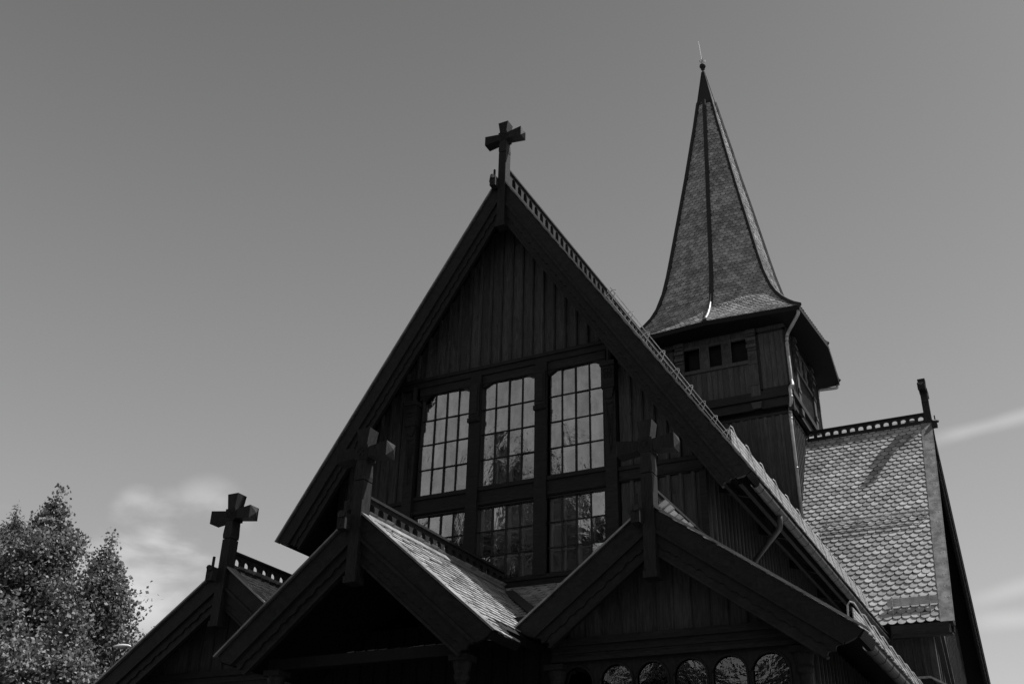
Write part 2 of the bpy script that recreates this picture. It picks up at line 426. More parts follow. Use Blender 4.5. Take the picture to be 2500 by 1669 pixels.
for x0, x1 in ((-4.4, -2.62), (2.62, 4.4)):
    bm.box((x0, OH-.07, 9.12), (x1, OH+.05, 9.46)); bm.box((x0, OH-.11, 9.36), (x1, OH-.06, 9.43)); bm.box((x0, OH-.10, 9.14), (x1, OH-.06, 9.19))
bm.box((-2.36, OH-.05, 9.08), (2.36, OH+.05, 9.50)); bm.box((-2.36, OH-.09, 9.42), (2.36, OH-.045, 9.50)); bm.box((-2.36, OH-.075, 9.10), (2.36, OH-.045, 9.16))
bm.box((-4.4, OH-.07, 7.22), (4.4, OH+.05, 7.40)); bm.box((-4.4, OH-.11, 7.33), (4.4, OH-.065, 7.41))
for x in (-4.36, 4.36): bm.box((x-.07, OH-.06, 4.5), (x+.07, OH+.10, 10.2))
for x in (-.83, .83):
    bm.box((x-.132, OH-.12, 7.39), (x+.155, OH+.05, 12.23))
bm.build('timber_frame', 'beam', church)
def stud_post(cx, w_, top, cap_):
    q = MB(); z = top
    q.box((cx-w_, OH-.15, z-.92), (cx+w_, OH-.115, z-.10)); q.box((cx-w_*.65, OH-.165, z-.85), (cx+w_*.65, OH-.145, z-.18))
    q.box((cx-w_-.02, OH-.17, z-1.04), (cx+w_+.02, OH-.115, z-.94))
    for k in range(6): q.box((cx-w_+.02+k*w_*.31, OH-.185, z-1.025), (cx-w_+.02+k*w_*.31+.02, OH-.165, z-.955))
    q.build('carved_post_panel', 'beam', church)
stud_post(-.83, .13, 12.1, 0); stud_post(.83, .13, 12.1, 0)
for sg in (-1, 1):                                      # tall carved pilasters beside the windows
    q = MB(); c = sg*2.48
    q.box((c-.125, OH-.14, 7.4), (c+.125, OH+.04, 11.3)); q.box((c-.15, OH-.24, 11.22), (c+.15, OH+.04, 11.82)); q.box((c-.17, OH-.27, 11.74), (c+.17, OH+.04, 11.84))
    q.prism([(c-.13, OH-.22, 11.22), (c+.13, OH-.22, 11.22), (c+.05, OH-.16, 11.0), (c-.05, OH-.16, 11.0)][::-1], (0, .09, 0))
    q.tube([(c, OH-.10, 11.8), (c, OH-.10, 12.25)], .07, 8)
    for dz in (11.56, ):
        for a in range(4):
            th_ = a*math.pi/2+math.pi/4; px, pz = c+.06*math.cos(th_), dz+.08*math.sin(th_)
            q.tube([(px+.045*math.cos(k*math.pi/4), OH-.245, pz+.055*math.sin(k*math.pi/4)) for k in range(9)], .012, 5, False)
    # long drop ornament
    q.tube([(c-.075, OH-.145, 10.82), (c-.06, OH-.145, 10.92), (c, OH-.145, 10.86), (c+.06, OH-.145, 10.92), (c+.075, OH-.145, 10.82), (c+.03, OH-.145, 10.0), (c, OH-.145, 9.8), (c-.03, OH-.145, 10.0), (c-.075, OH-.145, 10.82)], .013, 5, False)
    q.tube([(c-.03, OH-.145, 10.7), (c, OH-.145, 10.2), (c+.03, OH-.145, 10.7)], .01, 5, False)
    q.box((c-.15, OH-.18, 7.75), (c+.15, OH-.13, 8.15)); q.box((c-.1, OH-.2, 7.82), (c+.1, OH-.17, 8.08))
    q.build('carved_pilaster', 'beam', church)

def window(x0, x1, z0, z1, rise, cols, rows, y, T=None, inner=True, dark=None):
    """frame, glazing bars, glass pane sheet and the inner sash behind it"""
    w_ = x1-x0; cx = (x0+x1)/2; n = 12
    def arc(r_in, zz=0):
        pts = []
        for k in range(n+1):
            q = k/n*2-1; xx = cx+q*(w_/2-r_in)
            pts.append((xx, z1-rise-r_in+rise*(1-abs(q)**2.2)+zz))
        return pts
    f = MB(T); t_ = .03
    o_ = [(x0, z0)]+[(x1, z0)]+arc(0)[::-1]; i_ = [(x0+t_, z0+t_), (x1-t_, z0+t_)]+arc(t_)[::-1]
    N_ = len(o_)
    vs = [(a, y-.05, b) for a, b in o_]+[(a, y-.05, b) for a, b in i_]+[(a, y+.06, b) for a, b in o_]+[(a, y+.06, b) for a, b in i_]
    fs = []
    for k in range(N_):
        j = (k+1) % N_; fs += [(k, j, N_+j, N_+k), (N_+k, N_+j, 3*N_+j, 3*N_+k), (2*N_+k, 3*N_+k, 3*N_+j, 2*N_+j), (k, 2*N_+k, 2*N_+j, j)]
    f.add(vs, fs); fr = f.build('window', 'frame', church)
    b_ = MB(T)
    def topz(x): q = (x-cx)/(w_/2-t_); return z1-rise-t_+rise*(1-min(1, abs(q))**2.2)
    for k in range(1, cols):
        x = x0+t_+(w_-2*t_)*k/cols; hw = .011 if k != cols//2 else .015
        b_.box((x-hw, y-.02, z0+t_), (x+hw, y+.022, topz(x)+.01))
    for z in rows: b_.box((x0+t_, y-.016, z-.010), (x1-t_, y+.02, z+.010))
    b_.build('glazing_bars', 'frame', fr)
    g_ = MB(T); zl = [z0+t_]+list(rows)+[None]                  # every pane sits a little differently in its putty
    for k in range(cols):
        xa, xb = x0+t_+(w_-2*t_)*k/cols, x0+t_+(w_-2*t_)*(k+1)/cols
        for j in range(len(zl)-1):
            za = zl[j]; zb_ = zl[j+1]; ta, tb_ = random.gauss(0, .012), random.gauss(0, .012)
            if zb_ is None: P = [(xa, za), (xb, za)]+[(xb+(xa-xb)*i/4, topz(xb+(xa-xb)*i/4)) for i in range(5)]
            else: P = [(xa, za), (xb, za), (xb, zb_), (xa, zb_)]
            xm, zm = (xa+xb)/2, za+.25
            g_.add([(a, y+.012+(a-xm)*ta+(b-zm)*tb_, b) for a, b in P], [tuple(range(len(P)))])
    g_.build('glass', 'glass', fr)
    if inner:
        s_ = MB(T); yi = y+.16
        for k in range(0, cols+1):
            x = x0+t_+(w_-2*t_)*k/cols; hw = .02 if k not in (0, cols//2, cols) else .04
            s_.box((x-hw, yi, z0), (x+hw, yi+.03, topz(min(max(x, x0+t_), x1-t_))))
        for z in [z0+.04]+list(rows): s_.box((x0, yi-.002, z-.02), (x1, yi+.028, z+.008))
        s_.build('inner_sash', 'sash', fr)
    return fr
UP = (10.15, 10.76, 11.37); LO = (7.96, 8.50)
for x0, x1 in ((-2.285, -.965), (-.70, .70), (.955, 2.315)):
    window(x0, x1, 9.50, 12.13, .20, 4, UP, OH)
    window(x0, x1, 7.41, 9.06, .0, 4, LO, OH)
# arched spandrels above the upper windows
sp = MB()
for x0, x1 in ((-2.36, -.962), (-.70, .70), (.952, 2.37)):
    cx = (x0+x1)/2; w_ = 1.32 if abs(cx) > .5 else 1.36; pts = []
    cxx = cx if abs(cx) < .1 else math.copysign(1.63, cx)
    for k in range(13):
        q = k/12*2-1; pts.append((cxx+q*w_/2, 11.94+.20*(1-abs(q)**2.2)+.002))
    P = [(x0, OH-.045, 12.26)]+[(x0, OH-.045, 11.9)]+[(a, OH-.045, b_) for a, b_ in pts]+[(x1, OH-.045, 11.9), (x1, OH-.045, 12.26)]
    sp.prism(P, (0, .09, 0))
sp.build('arched_lintel', 'beam', church)
# dark room behind the windows
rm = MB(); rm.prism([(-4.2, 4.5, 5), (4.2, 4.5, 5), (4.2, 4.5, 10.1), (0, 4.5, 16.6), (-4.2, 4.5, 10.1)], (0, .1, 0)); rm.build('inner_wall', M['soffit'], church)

# eaves gutter, brackets and pipes of the nave
def gutter(T, u, z, v0, v1, parent, r=.085):
    q = MB(T); n = 8; o = 0
    ring = [(math.cos(math.pi+k/n*math.pi)*r, math.sin(math.pi+k/n*math.pi)*r) for k in range(n+1)]
    A = [(u+a, v0, z+b) for a, b in ring]+[(u+a*.9, v0, z+b*.9) for a, b in ring[::-1]]
    q.prism(A, (0, v1-v0, 0))
    v = v0+.3
    while v < v1:
        q.tube([(u+a*1.03, v, z+b*1.03) for a, b in ring], .007, 5, True); v += .6
    return q.build('gutter', 'gutter', parent, smooth=False)
gutter(ID, WN-.02, ZE-.16, .25, 14.3, nroof, .09)
fb = MB(); fb.box((5.14, .35, ZE-.10), (5.22, 14.3, ZE+.06)); fb.box((4.78, .35, ZE+.02), (4.86, 14.3, ZE+.16))
y = 1.4
while y < 14: fb.prism([(WW, y-.05, ZE+.2), (5.14, y-.05, ZE-.02), (5.14, y-.05, ZE+.08), (WW, y-.05, ZE+.42)], (0, .10, 0)); y += 2.9
fb.build('eaves_boxing', 'soffit', nroof)
def pipe(pts, r, name='downpipe', mat='zinc', parent=None, rings=()):
    q = MB(); P = [Vector(p) for p in pts]; sm = []
    for i in range(len(P)):                      # rounded corners
        if 0 < i < len(P)-1:
            a, b = P[i-1], P[i+1]; la = min(.12, (a-P[i]).length/2); lb = min(.12, (b-P[i]).length/2)
            p0 = P[i]+(a-P[i]).normalized()*la; p1 = P[i]+(b-P[i]).normalized()*lb
            for k in range(5):
                t_ = k/4; sm.append(p0*(1-t_)**2+P[i]*2*t_*(1-t_)+p1*t_*t_)
        else: sm.append(P[i])
    q.tube(sm, r, 12)
    for c, d in rings:
        c = Vector(c); d = Vector(d)*.02; q.tube([c-d, c+d], r*1.22, 12)
    return q.build(name, mat, parent or church, smooth=True)
pipe([(5.48, 2.0, 8.48), (5.47, 2.05, 8.22), (4.6, 3.2, 7.95), (4.52, 3.3, 7.6), (4.52, 3.3, 6.4)], .055, mat='gutter')
pipe([(5.48, 10.8, 8.48), (5.47, 10.85, 8.22), (4.6, 11.6, 7.95), (4.52, 11.7, 7.6), (4.52, 11.7, 6.4)], .055, mat='gutter')

def snow_guard(T, cu, zr, ang, sdist, v0, v1, parent, h=.34, lean=.0, slats=(0.10, .33), step=1.06, rods=(), solid=True):
    """low fence standing on the slope: brackets with hoops, long slats"""
    ca, sa = math.cos(ang), math.sin(ang)
    def pt(s, n, v): return (cu+(s*ca+n*sa), v, zr-s*sa+n*ca)
    def up_(ds, hh, v): return pt(sdist+ds-hh*sa, hh*ca+.01, v)      # hh measured straight up from the slope
    r = MB(T)
    if solid:
        n = 5; a, b = slats; hgt = (b-a)/n
        for k in range(n):
            q4 = ((0, a+k*hgt+.006), (.014, a+k*hgt+.006), (.014, a+(k+1)*hgt-.006), (0, a+(k+1)*hgt-.006))
            r.add([up_(x_*1.5, y_, vv) for vv in (v0, v1) for x_, y_ in q4], [(0, 1, 2, 3), (7, 6, 5, 4), (0, 4, 5, 1), (1, 5, 6, 2), (2, 6, 7, 3), (3, 7, 4, 0)])
        vv = v0+.4
        while vv < v1: r.bar(up_(-.02, a, vv), up_(-.02, b, vv), .03, .012); vv += .53
    for hh in rods: r.tube([pt(sdist, hh, v0), pt(sdist, hh, v1)], .011, 6)
    fr = r.build('snow_guard', 'guard', church)
    v = v0+.15
    while v < v1-.02:
        q = MB(T)
        if solid: q.tube([up_(.30, .02, v), up_(.06, h+.03, v), up_(.02, h+.075, v), up_(-.05, h+.06, v), up_(-.10, h-.02, v), up_(-.12, .0, v)], .013, 6)
        else: q.tube([pt(sdist-.03, .02, v), pt(sdist-.03, h+.02, v), pt(sdist+.02, h+.06, v), pt(sdist+.06, h+.02, v), pt(sdist+.22, .03, v)], .012, 6)
        q.build('guard_bracket', 'guard', fr); v += step
    return fr
sN = lambda u: u/ca
snow_guard(ID, 0, ZR, aN, sN(5.08), .3, 14.2, nroof, .40, slats=(.02, .40))
snow_guard(ID, 0, ZR, aN, sN(2.55), .1, 14.2, nroof, .26, rods=(.08, .17, .26), solid=False, step=1.05)

# ------------------------------------------------------------------ transept
TX = 7.35; YT, ZT = 19.45, 17.19; YS, ZS = 14.15, 8.9
TT = Matrix(((0, -1, 0, 0), (1, 0, 0, 0), (0, 0, 1, 0), (0, 0, 0, 1)))      # u=y, v=-x
WT = YT-YS
m, aT, _ = gable_roof(TT, YT, ZT, WT, ZS, WT, ZS, -TX, 7.35, 'transept_roof')
troof = m.build('transept_roof', 'soffit', church); LT = math.hypot(WT, ZT-ZS); ct, st = math.cos(aT), math.sin(aT)
for sg in (-1, 1): rake_board(TT, YT, ZT, sg, LT-.02, aT, -TX, troof)
for sg in (-1, 1): verge(TT, YT, ZT, sg, LT+.03, aT, -TX, troof, .36, sg < 0)
crest(TT, YT, ZT, -TX+.15, -2.95, troof, .30, .36, True, .08)
ms = MB()
slates(ms, (0, YT, ZT), (1, 0, 0), (0, -ct, -st), (0, -st, ct), 2.7, TX-.30, .12, LT+.02, .262, .205,
       inside=lambda p, s: not (YT-s*ct < YS+5.0 and p < 2.7))
ms.build('slates', 'slate', troof)
# ridge lap of the transept
gable_cross(TT, YT, -TX, ZT, church, 1.38)
roofzT = lambda u: ZT-.14/ct-abs(u-YT)*math.tan(aT)
GX = 6.62
tw = MB(TT); board_wall(tw, YS+.75, YT+4.5, 3, roofzT, -GX, .5, .12, .07)
tw.build('transept_gable_wall', 'sunlit_board', church)
tf = MB(); board_wall(tf, 4.5, GX, 3, 9.4, YS+.75, .27); tf.build('transept_front_wall', 'board', church)
tb = MB()
tb.box((GX-.1, YS+.68, 3), (GX+.08, YS+.85, 9.6))
for yy in (15.9, 16.9, 17.9): tb.box((GX, yy-.09, 3), (GX+.10, yy+.09, roofzT(yy-.09)-.15))
tb.bar((GX+.12, 15.0, 9.2), (GX+.12, 17.0, 6.4), .06, .2, (1, 0, 0)); tb.bar((GX+.12, 16.0, 9.6), (GX+.12, 18.4, 6.2), .06, .2, (1, 0, 0))
tb.build('brace_frame', 'sunlit_board', church)
fz = MB(); fz.box((5.65, YS-.05, ZS-.34), (TX-.12, YS+.10, ZS-.03)); fz.box((5.65, YS-.09, ZS-.40), (TX-.05, YS+.12, ZS-.345)); fz.build('eaves_fascia', 'beam', troof)
TS = Matrix(((-1, 0, 0, 0), (0, -1, 0, 0), (0, 0, 1, 0), (0, 0, 0, 1)))     # u=-y, v=-... : front slope of the transept as a local +u slope
snow_guard(Matrix(((0, 1, 0, 0), (-1, 0, 0, 0), (0, 0, 1, 0), (0, 0, 0, 1))), -YT, ZT, aT, LT-.62, 5.6, TX-.33, troof, .30, slats=(.08, .32), step=1.05)
snow_guard(Matrix(((0, 1, 0, 0), (-1, 0, 0, 0), (0, 0, 1, 0), (0, 0, 0, 1))), -YT, ZT, aT, LT*.52, 3.6, TX-.33, troof, .16, rods=(.07, .14, .21), solid=False, step=1.05)
# low lean-to beside the transept
ll = MB(); ll.box((5.6, 13.9, 6.3), (6.6, 15.0, 7.3)); ll.build('lean_to_wall', 'soffit', church)
ll = MB(); ll.box((5.5, 13.82, 7.3), (6.55, 15.0, 7.36)); ll.prism([(6.55, 13.82, 7.36), (6.55, 13.82, 7.30), (7.5, 13.82, 6.72), (7.5, 13.82, 6.78)], (0, 1.4, 0)); ll.build('lean_to_roof', 'flash', church)

# ------------------------------------------------------------------ tower
XC, YC, ZC, ZA, EH = .39, 19.43, 21.06, 36.8, 3.40
tower = MB(); BU, BL = 2.68, 2.47
def side_T(k, cx=XC):
    a = k*math.pi/2
    return Matrix.Translation((cx, YC, 0)) @ Matrix.Rotation(a, 4, 'Z')
bodyc = MB(); bodyc.box((XC-BL+.1, YC-BL+.1, 8), (XC+BL-.1, YC+BL-.1, 18.2)); bodyc.box((XC-BU+.12, YC-BU+.12, 18.0), (XC+BU-.12, YC+BU-.12, 18.6))
bodyc.build('tower_core', 'black', church)
WIN = ((-1.12, -.62), (-.25, .25), (.62, 1.12))
for k in range(4):
    T = side_T(k); q = MB(T)
    board_wall(q, -BL, BL, 9, 17.35, -BL, .29, .13, .035)
    q.build('tower_wall', 'sunlit_board' if k == 1 else 'board', church)
    q = MB(T)
    board_wall(q, -BU, -1.45, 18.25, 21.0, -BU, .21, .03, .012); board_wall(q, 1.45, BU, 18.25, 21.0, -BU, .21, .03, .012)
    board_wall(q, -1.45, 1.45, 18.25, 19.55, -BU, .21, .03, .012); board_wall(q, -1.45, 1.45, 20.62, 21.0, -BU, .21, .03, .012)
    q.build('belfry_wall', 'sunlit_board' if k == 1 else 'board', church)
    q = MB(T)                                  # openings: dividers with carved diamonds, sill, head
    q.box((-1.3, -BU-.07, 19.5), (1.3, -BU+.06, 19.64)); q.box((-1.3, -BU-.04, 20.57), (1.3, -BU+.06, 20.68))
    for c in (-.435, .435):
        q.box((c-.19, -BU-.03, 19.62), (c+.19, -BU+.06, 20.6))
        for za, zb_ in ((19.68, 20.1), (20.1, 20.55)):
            zm = (za+zb_)/2
            q.add([(c-.17, -BU-.03, za), (c+.17, -BU-.03, za), (c+.17, -BU-.03, zb_), (c-.17, -BU-.03, zb_), (c, -BU-.09, zm)], [(0, 1, 4), (1, 2, 4), (2, 3, 4), (3, 0, 4)])
    fr = q.build('belfry_opening_frame', 'board', church)
    q = MB(T)
    for a, b in WIN: q.box((a-.05, -BU+.35, 19.55), (b+.05, -BU+.4, 20.65))
    q.build('dark_louvre', 'black', fr)
    for c in (-1.42, 1.42):                    # carved baluster posts
        q = MB(T); q.box((c-.17, -BU-.08, 18.1), (c+.17, -BU+.04, 20.98))
        for zz in (20.72, 20.4, 20.12): 
            q.box((c-.19, -BU-.15, zz), (c+.19, -BU-.075, zz+.13))
            q.prism([(c-.17, -BU-.13, zz-.13), (c+.17, -BU-.13, zz-.13), (c+.11, -BU-.1, zz-.04), (c-.11, -BU-.1, zz-.04)][::-1], (0, .04, 0))
        q.tube([(c+.12*math.cos(i*math.pi/5), -BU-.09, 19.72+.12*math.sin(i*math.pi/5)) for i in range(11)], .02, 5, False)
        q.tube([(c+.06*math.cos(i*math.pi/5), -BU-.09, 19.72+.06*math.sin(i*math.pi/5)) for i in range(11)], .018, 5, False)
        q.box((c-.185, -BU-.11, 19.42), (c+.185, -BU-.07, 19.55)); q.box((c-.185, -BU-.11, 18.55), (c+.185, -BU-.07, 18.68))
        q.prism([(c-.2, -BU-.12, 17.85), (c+.2, -BU-.12, 17.85), (c+.15, -BU-.12, 17.6), (c-.15, -BU-.12, 17.6)][::-1], (0, .2, 0))
        q.build('carved_post', 'board', church)
    q = MB(T)                                  # band between the stages, panel frames
    q.box((-BU-.10, -BU-.12, 17.93), (BU+.10, -BU+.02, 18.10)); q.box((-BU-.05, -BU-.07, 18.10), (BU+.05, -BU+.02, 18.27))
    q.box((-BU, -BU-.001, 17.6), (BU, -BU+.15, 17.93)); q.box((-BL-.03, -BL-.06, 17.33), (BL+.03, -BL+.02, 17.44))
    for sg in (-1, 1):
        a, b = sorted((sg*1.62, sg*(BU+.01)))
        q.box((a, -BU-.035, 20.66), (b, -BU, 20.74)); q.box((a, -BU-.035, 18.27), (b, -BU, 18.37))
        q.box((a, -BU-.035, 18.27), (a+.07, -BU, 20.74)); q.box((b-.07, -BU-.035, 18.27), (b, -BU, 20.74))
    q.build('tower_cornice', 'beam', church)
    for c in (-BU+.05, BU-.05):
        q = MB(T); q.box((c-.08, -BU-.06, 17.35), (c+.08, -BU+.12, 17.95)); q.build('corner_bracket', 'beam', church)
# spire
PROF = [(21.08, 3.50, 3.77), (21.30, 3.28, 3.52), (21.60, 3.03, 3.24), (21.95, 2.78, 2.97), (22.4, 2.52, 2.70), (22.9, 2.31, 2.48), (23.7, 2.08, 2.25), (24.6, 1.90, 2.06), (25.6, 1.73, 1.89), (27.0, 1.50, 1.66),
        (28.4, 1.27, 1.43), (30.0, 1.01, 1.15), (31.6, .765, .90), (33.2, .52, .63), (34.7, .31, .38)]
def lean(z): return XC-.0152*(z-21.06)
DIRS = []
for i in range(8):
    a = i*math.pi/4-math.pi/2; c, s = round(math.cos(a), 4), round(math.sin(a), 4)
    DIRS.append((c, s, i % 2))                # odd: corners, even: middle of a side
def hip(i, r):
    z, sq, mid = r; c, s, od = DIRS[i % 8]
    if od: return Vector((lean(z)+math.copysign(sq, c), YC+math.copysign(sq, s), z))
    return Vector((lean(z)+mid*round(c), YC+mid*round(s), z))
sb = MB(); rings = [[hip(i, r) for i in range(8)] for r in PROF]
vs = [p for r in rings for p in r]; fs = []
for j in range(len(PROF)-1):
    for i in range(8): fs.append((j*8+i, j*8+(i+1) % 8, (j+1)*8+(i+1) % 8, (j+1)*8+i))
fs.append(tuple(range(8))[::-1]); fs.append(tuple(8*(len(PROF)-1)+i for i in range(8)))
sb.add(vs, fs); spire = sb.build('spire', 'slate_under', church)
st_ = MB()
def smooth_prof(n=400):
    zs = [p[0] for p in PROF]; a = np.interp(np.linspace(zs[0], zs[-1], n), zs, [p[1] for p in PROF]); b = np.interp(np.linspace(zs[0], zs[-1], n), zs, [p[2] for p in PROF])
    return list(zip(np.linspace(zs[0], zs[-1], n), a, b))
SP = smooth_prof()
for i in range(8):
    # walk up the middle of the face in equal steps
    mids = [(hip(i, r)+hip(i+1, r))/2 for r in SP]; acc = [0]
    for k in range(1, len(mids)): acc.append(acc[-1]+(mids[k]-mids[k-1]).length)
    s = 0.0; row = 0; ex = .165; wd = .205
    while s < acc[-1]-.1:
        k = next(j for j, a_ in enumerate(acc) if a_ >= s); k = min(k, len(SP)-3); k2 = min(k+8, len(SP)-1)
        A, B = hip(i, SP[k]), hip(i+1, SP[k]); A2, B2 = hip(i, SP[k2]), hip(i+1, SP[k2])
        P = (B-A).normalized(); W_ = (B-A).length; upv = ((A2+B2)/2-(A+B)/2).normalized(); N = P.cross(upv).normalized()
        n = int(W_/wd)+1; off = (row % 2)*wd/2; c0 = (A+B)/2
        for j in range(-n, n+1):
            pc = j*wd+off
            if abs(pc) > W_/2-.02: continue
            r_ = wd*.485; lift = .024+random.uniform(-.004, .006); tw_ = random.uniform(-.01, .01)
            out = [(-r_, ex*1.3), (-r_, r_*.95)]+[(r_*math.cos(math.pi*(1-q/5)), r_*.95-r_*.95*math.sin(math.pi*q/5)) for q in range(1, 5)]+[(r_, r_*.95), (r_, ex*1.3)]
            top = [c0+P*(pc+a_)+upv*b_+N*(lift*(1-b_/(ex*1.3))+.006+tw_*a_) for a_, b_ in out if True]
            nn_ = len(top); st_.add(top+[q-N*.009 for q in top], [tuple(range(nn_))]+[(t2, t2+nn_, t2+1+nn_, t2+1) for t2 in range(nn_-1)])
        s += ex; row += 1
M['slate_spire'] = slate('spire_slate', .10, .42, .30)
st_.build('slates', 'slate_spire', spire)
for i in range(8):
    q = MB(); pts = []; rr = []
    for r in PROF[(0 if i % 2 else 0):]:
        p = hip(i, r); d = Vector((p.x-lean(p.z), p.y-YC, 0)).normalized(); pts.append(p+d*.015+Vector((0, 0, .01))); rr.append(.092)
    q.tube(pts, rr, 6); q.build('hip_roll', 'hip', spire)
q = MB()                                       # pale bent metal foot of the front hip
pts = [hip(0, r)+Vector((0, -.05, .07)) for r in PROF[:6]]
q.tube(pts, [.07, .065, .06, .055, .05, .03], 8); q.build('hip_foot', 'flash', spire, 'pale metal foot at the bottom of the front hip', True)
q = MB()                                       # metal cap
c0 = [hip(i, (34.55, .40, .47)) for i in range(8)]; c1_ = [hip(i, (34.6, .36, .42)) for i in range(8)]; c2_ = [hip(i, (36.75, .06, .07)) for i in range(8)]
q.add(c0+c1_+c2_, [(i, (i+1) % 8, (i+1) % 8+8, i+8) for i in range(8)]+[(i+8, (i+1) % 8+8, (i+1) % 8+16, i+16) for i in range(8)]+[tuple(range(16, 24)), tuple(range(8))[::-1]])
for i in range(8): q.tube([c1_[i], c2_[i]], .03, 5)
cap = q.build('spire_cap', 'hip', spire)
q = MB(); zx = lambda z: (lean(z), YC)
q.lathe(*zx(37), [(.05, 36.7), (.09, 36.78), (.04, 36.86), (.045, 36.95), (.1, 36.98), (.04, 37.02)]+[(.145*math.sin(math.pi*k/8)+.01, 37.18-.145*math.cos(math.pi*k/8)) for k in range(9)], 14)
q.build('finial_ball', 'hip', spire, smooth=True)
q = MB(); q.tube([(*zx(37), 37.3), (lean(37)-.02, YC, 37.62)], [.03, .03], 8)
for a in range(4):
    ang = a*math.pi/2+.4; q.tube([(lean(37), YC, 37.42), (lean(37)+.12*math.cos(ang), YC+.12*math.sin(ang), 37.45), (lean(37)+.13*math.cos(ang), YC+.13*math.sin(ang), 37.56)], .018, 5)
q.tube([(lean(37)-.02, YC, 37.5), (lean(37)-.10, YC, 38.85)], [.014, .008], 6)
q.build('lightning_rod', 'zinc', spire)
# eave boards and soffit of the spire
q = MB(); e0 = [hip(i, (21.06, 3.47, 3.75)) for i in range(8)]
lo_ = [Vector((p.x, p.y, 20.90)) for p in e0]; inn = [Vector((XC+(p.x-XC)*.80, YC+(p.y-YC)*.80, 20.93)) for p in e0]
hi_ = [Vector((p.x, p.y, 21.075))+Vector((p.x-XC, p.y-YC, 0)).normalized()*.03 for p in e0]
lo2 = [p+Vector((p.x-XC, p.y-YC, 0)).normalized()*.03 for p in lo_]
q.add(lo2+hi_+lo_, [(i, (i+1) % 8, (i+1) % 8+8, i+8) for i in range(8)]+[(i+16, (i+1) % 8+16, (i+1) % 8, i) for i in range(8)])
q.add(lo_+inn, [(i, i+8, (i+1) % 8+8, (i+1) % 8) for i in range(8)]+[tuple(range(8, 16))])
q.build('spire_eaves', 'soffit', spire)
pipe([(3.80, 16.02, 21.0), (3.82, 15.99, 20.78), (3.20, 16.68, 20.42), (3.13, 16.72, 20.2), (3.13, 16.72, 18.45), (3.20, 16.6, 18.25), (3.08, 16.56, 18.2), (3.08, 16.58, 17.7), (2.95, 16.82, 17.4), (2.92, 16.9, 17.2), (2.92, 16.9, 12.6)],
     .062, rings=(((3.13, 16.72, 19.95), (0, 0, 1)), ((3.08, 16.58, 17.8), (0, 0, 1)), ((2.92, 16.9, 17.1), (0, 0, 1)), ((2.92, 16.9, 15.2), (0, 0, 1))))
pipe([(3.80, 22.84, 21.0), (3.80, 22.84, 20.75), (3.1, 22.2, 20.5), (3.05, 22.2, 20.2), (3.05, 22.2, 16.5)], .062)

# ------------------------------------------------------------------ lower front gables
def porch_gable(cu, v, zr, wl, zl, wr, zrr, v1, name, pend, guardrail=False, slate_r=True, slate_l=False, label=None, vr=None, cut=None):
    m, aL, aR = gable_roof(ID, cu, zr, wl, zl, wr, zrr, v, v1, name, v1r=vr, cut=cut)
    ro = m.build(name, 'soffit', church, label)
    for sg, a, L in ((-1, aL, math.hypot(wl, zr-zl)), (1, aR, math.hypot(wr, zr-zrr))):
        rake_board(ID, cu, zr, sg, L-.02, a, v, ro, .62, .24)
        verge(ID, cu, zr, sg, L, a, v, ro, .26, sg > 0)
        cs, ss = math.cos(a), math.sin(a); q = MB()
        slates(q, (cu, 0, zr), (0, 1, 0), (sg*cs, 0, -ss), (sg*ss, 0, cs), v+.2, (vr or v1) if sg > 0 else v1, .1, L, .25, .15, tilt=.026, jit=.02, inside=(lambda p, s_, L=L, v=v: s_ < L-.45 or p < cut) if (cut is not None and sg > 0) else None)
        q.build('slates', 'slate', ro)
    gable_cross(ID, cu, v, zr, church, pend, -.20)
    return ro, aR
pr, aP = porch_gable(0, -4.485, 7.21, 2.604, 5.05, 2.604, 5.05, .70, 'porch_roof', 1.1, cut=-3.55)
crest(ID, 0, 7.21, -4.3, .66, pr, .28, .34, thick=.07)
q = MB(); q.box((-.07, -4.2, 7.16), (.07, .6, 7.235)); q.prism([(.03, -4.3, 7.25), (.16, -4.3, 7.12), (.16, -4.3, 7.135), (.03, -4.3, 7.265)], (0, 4.9, 0)); q.build('ridge_flashing', 'flash', pr)
gr, aG = porch_gable(4.446, -2.687, 7.28, 2.367, 5.50, 3.094, 5.04, 1.0, 'aisle_roof', 1.1, vr=14.0)
crest(ID, 4.446, 7.28, -2.5, .6, gr, .28, .34, thick=.07)
gl_, _ = porch_gable(-4.446, -2.687, 7.28, 3.094, 5.04, 2.367, 5.50, 1.0, 'aisle_roof', 1.1)
crest(ID, -4.446, 7.28, -2.5, .6, gl_, .28, .34, thick=.07)
gutter(ID, 7.52, 4.88, -2.4, 13.8, gr, .09)
LG = math.hypot(3.094, 2.24)
snow_guard(ID, 4.446, 7.28, aG, (7.34-4.446)/math.cos(aG), -2.3, 13.6, gr, .30, slats=(.02, .28), step=.8)
# lean-to roof between the gables
q = MB(); yn0, zn0, yn1, zn1 = OH-.02, 7.22, -2.0, 5.52
q.prism([(-2.7, yn0, zn0), (-2.7, yn1, zn1), (-2.7, yn1, zn1-.1), (-2.7, yn0, zn0-.1)], (5.4, 0, 0)); nr = q.build('lean_to_roof', 'soffit', church)
q = MB(); Ln = math.hypot(yn0-yn1, zn0-zn1); dy, dz = (yn1-yn0)/Ln, (zn1-zn0)/Ln
slates(q, (0, yn0, zn0), (1, 0, 0), (0, dy, dz), (0, dz, -dy), -2.65, 2.65, .1, Ln, .25, .16, tilt=.024, jit=.02); q.build('slates', 'slate', nr)
q = MB()                                     # metal valley where porch roof meets lean-to
for sg in (1, ):
    a = Vector((sg*.25, .45, 7.08)); b = Vector((sg*2.45, -1.95, 5.60)); q.bar(a, b, .20, .02, (0, -.4, 1))
q.build('valley_flashing', 'gutter', nr)
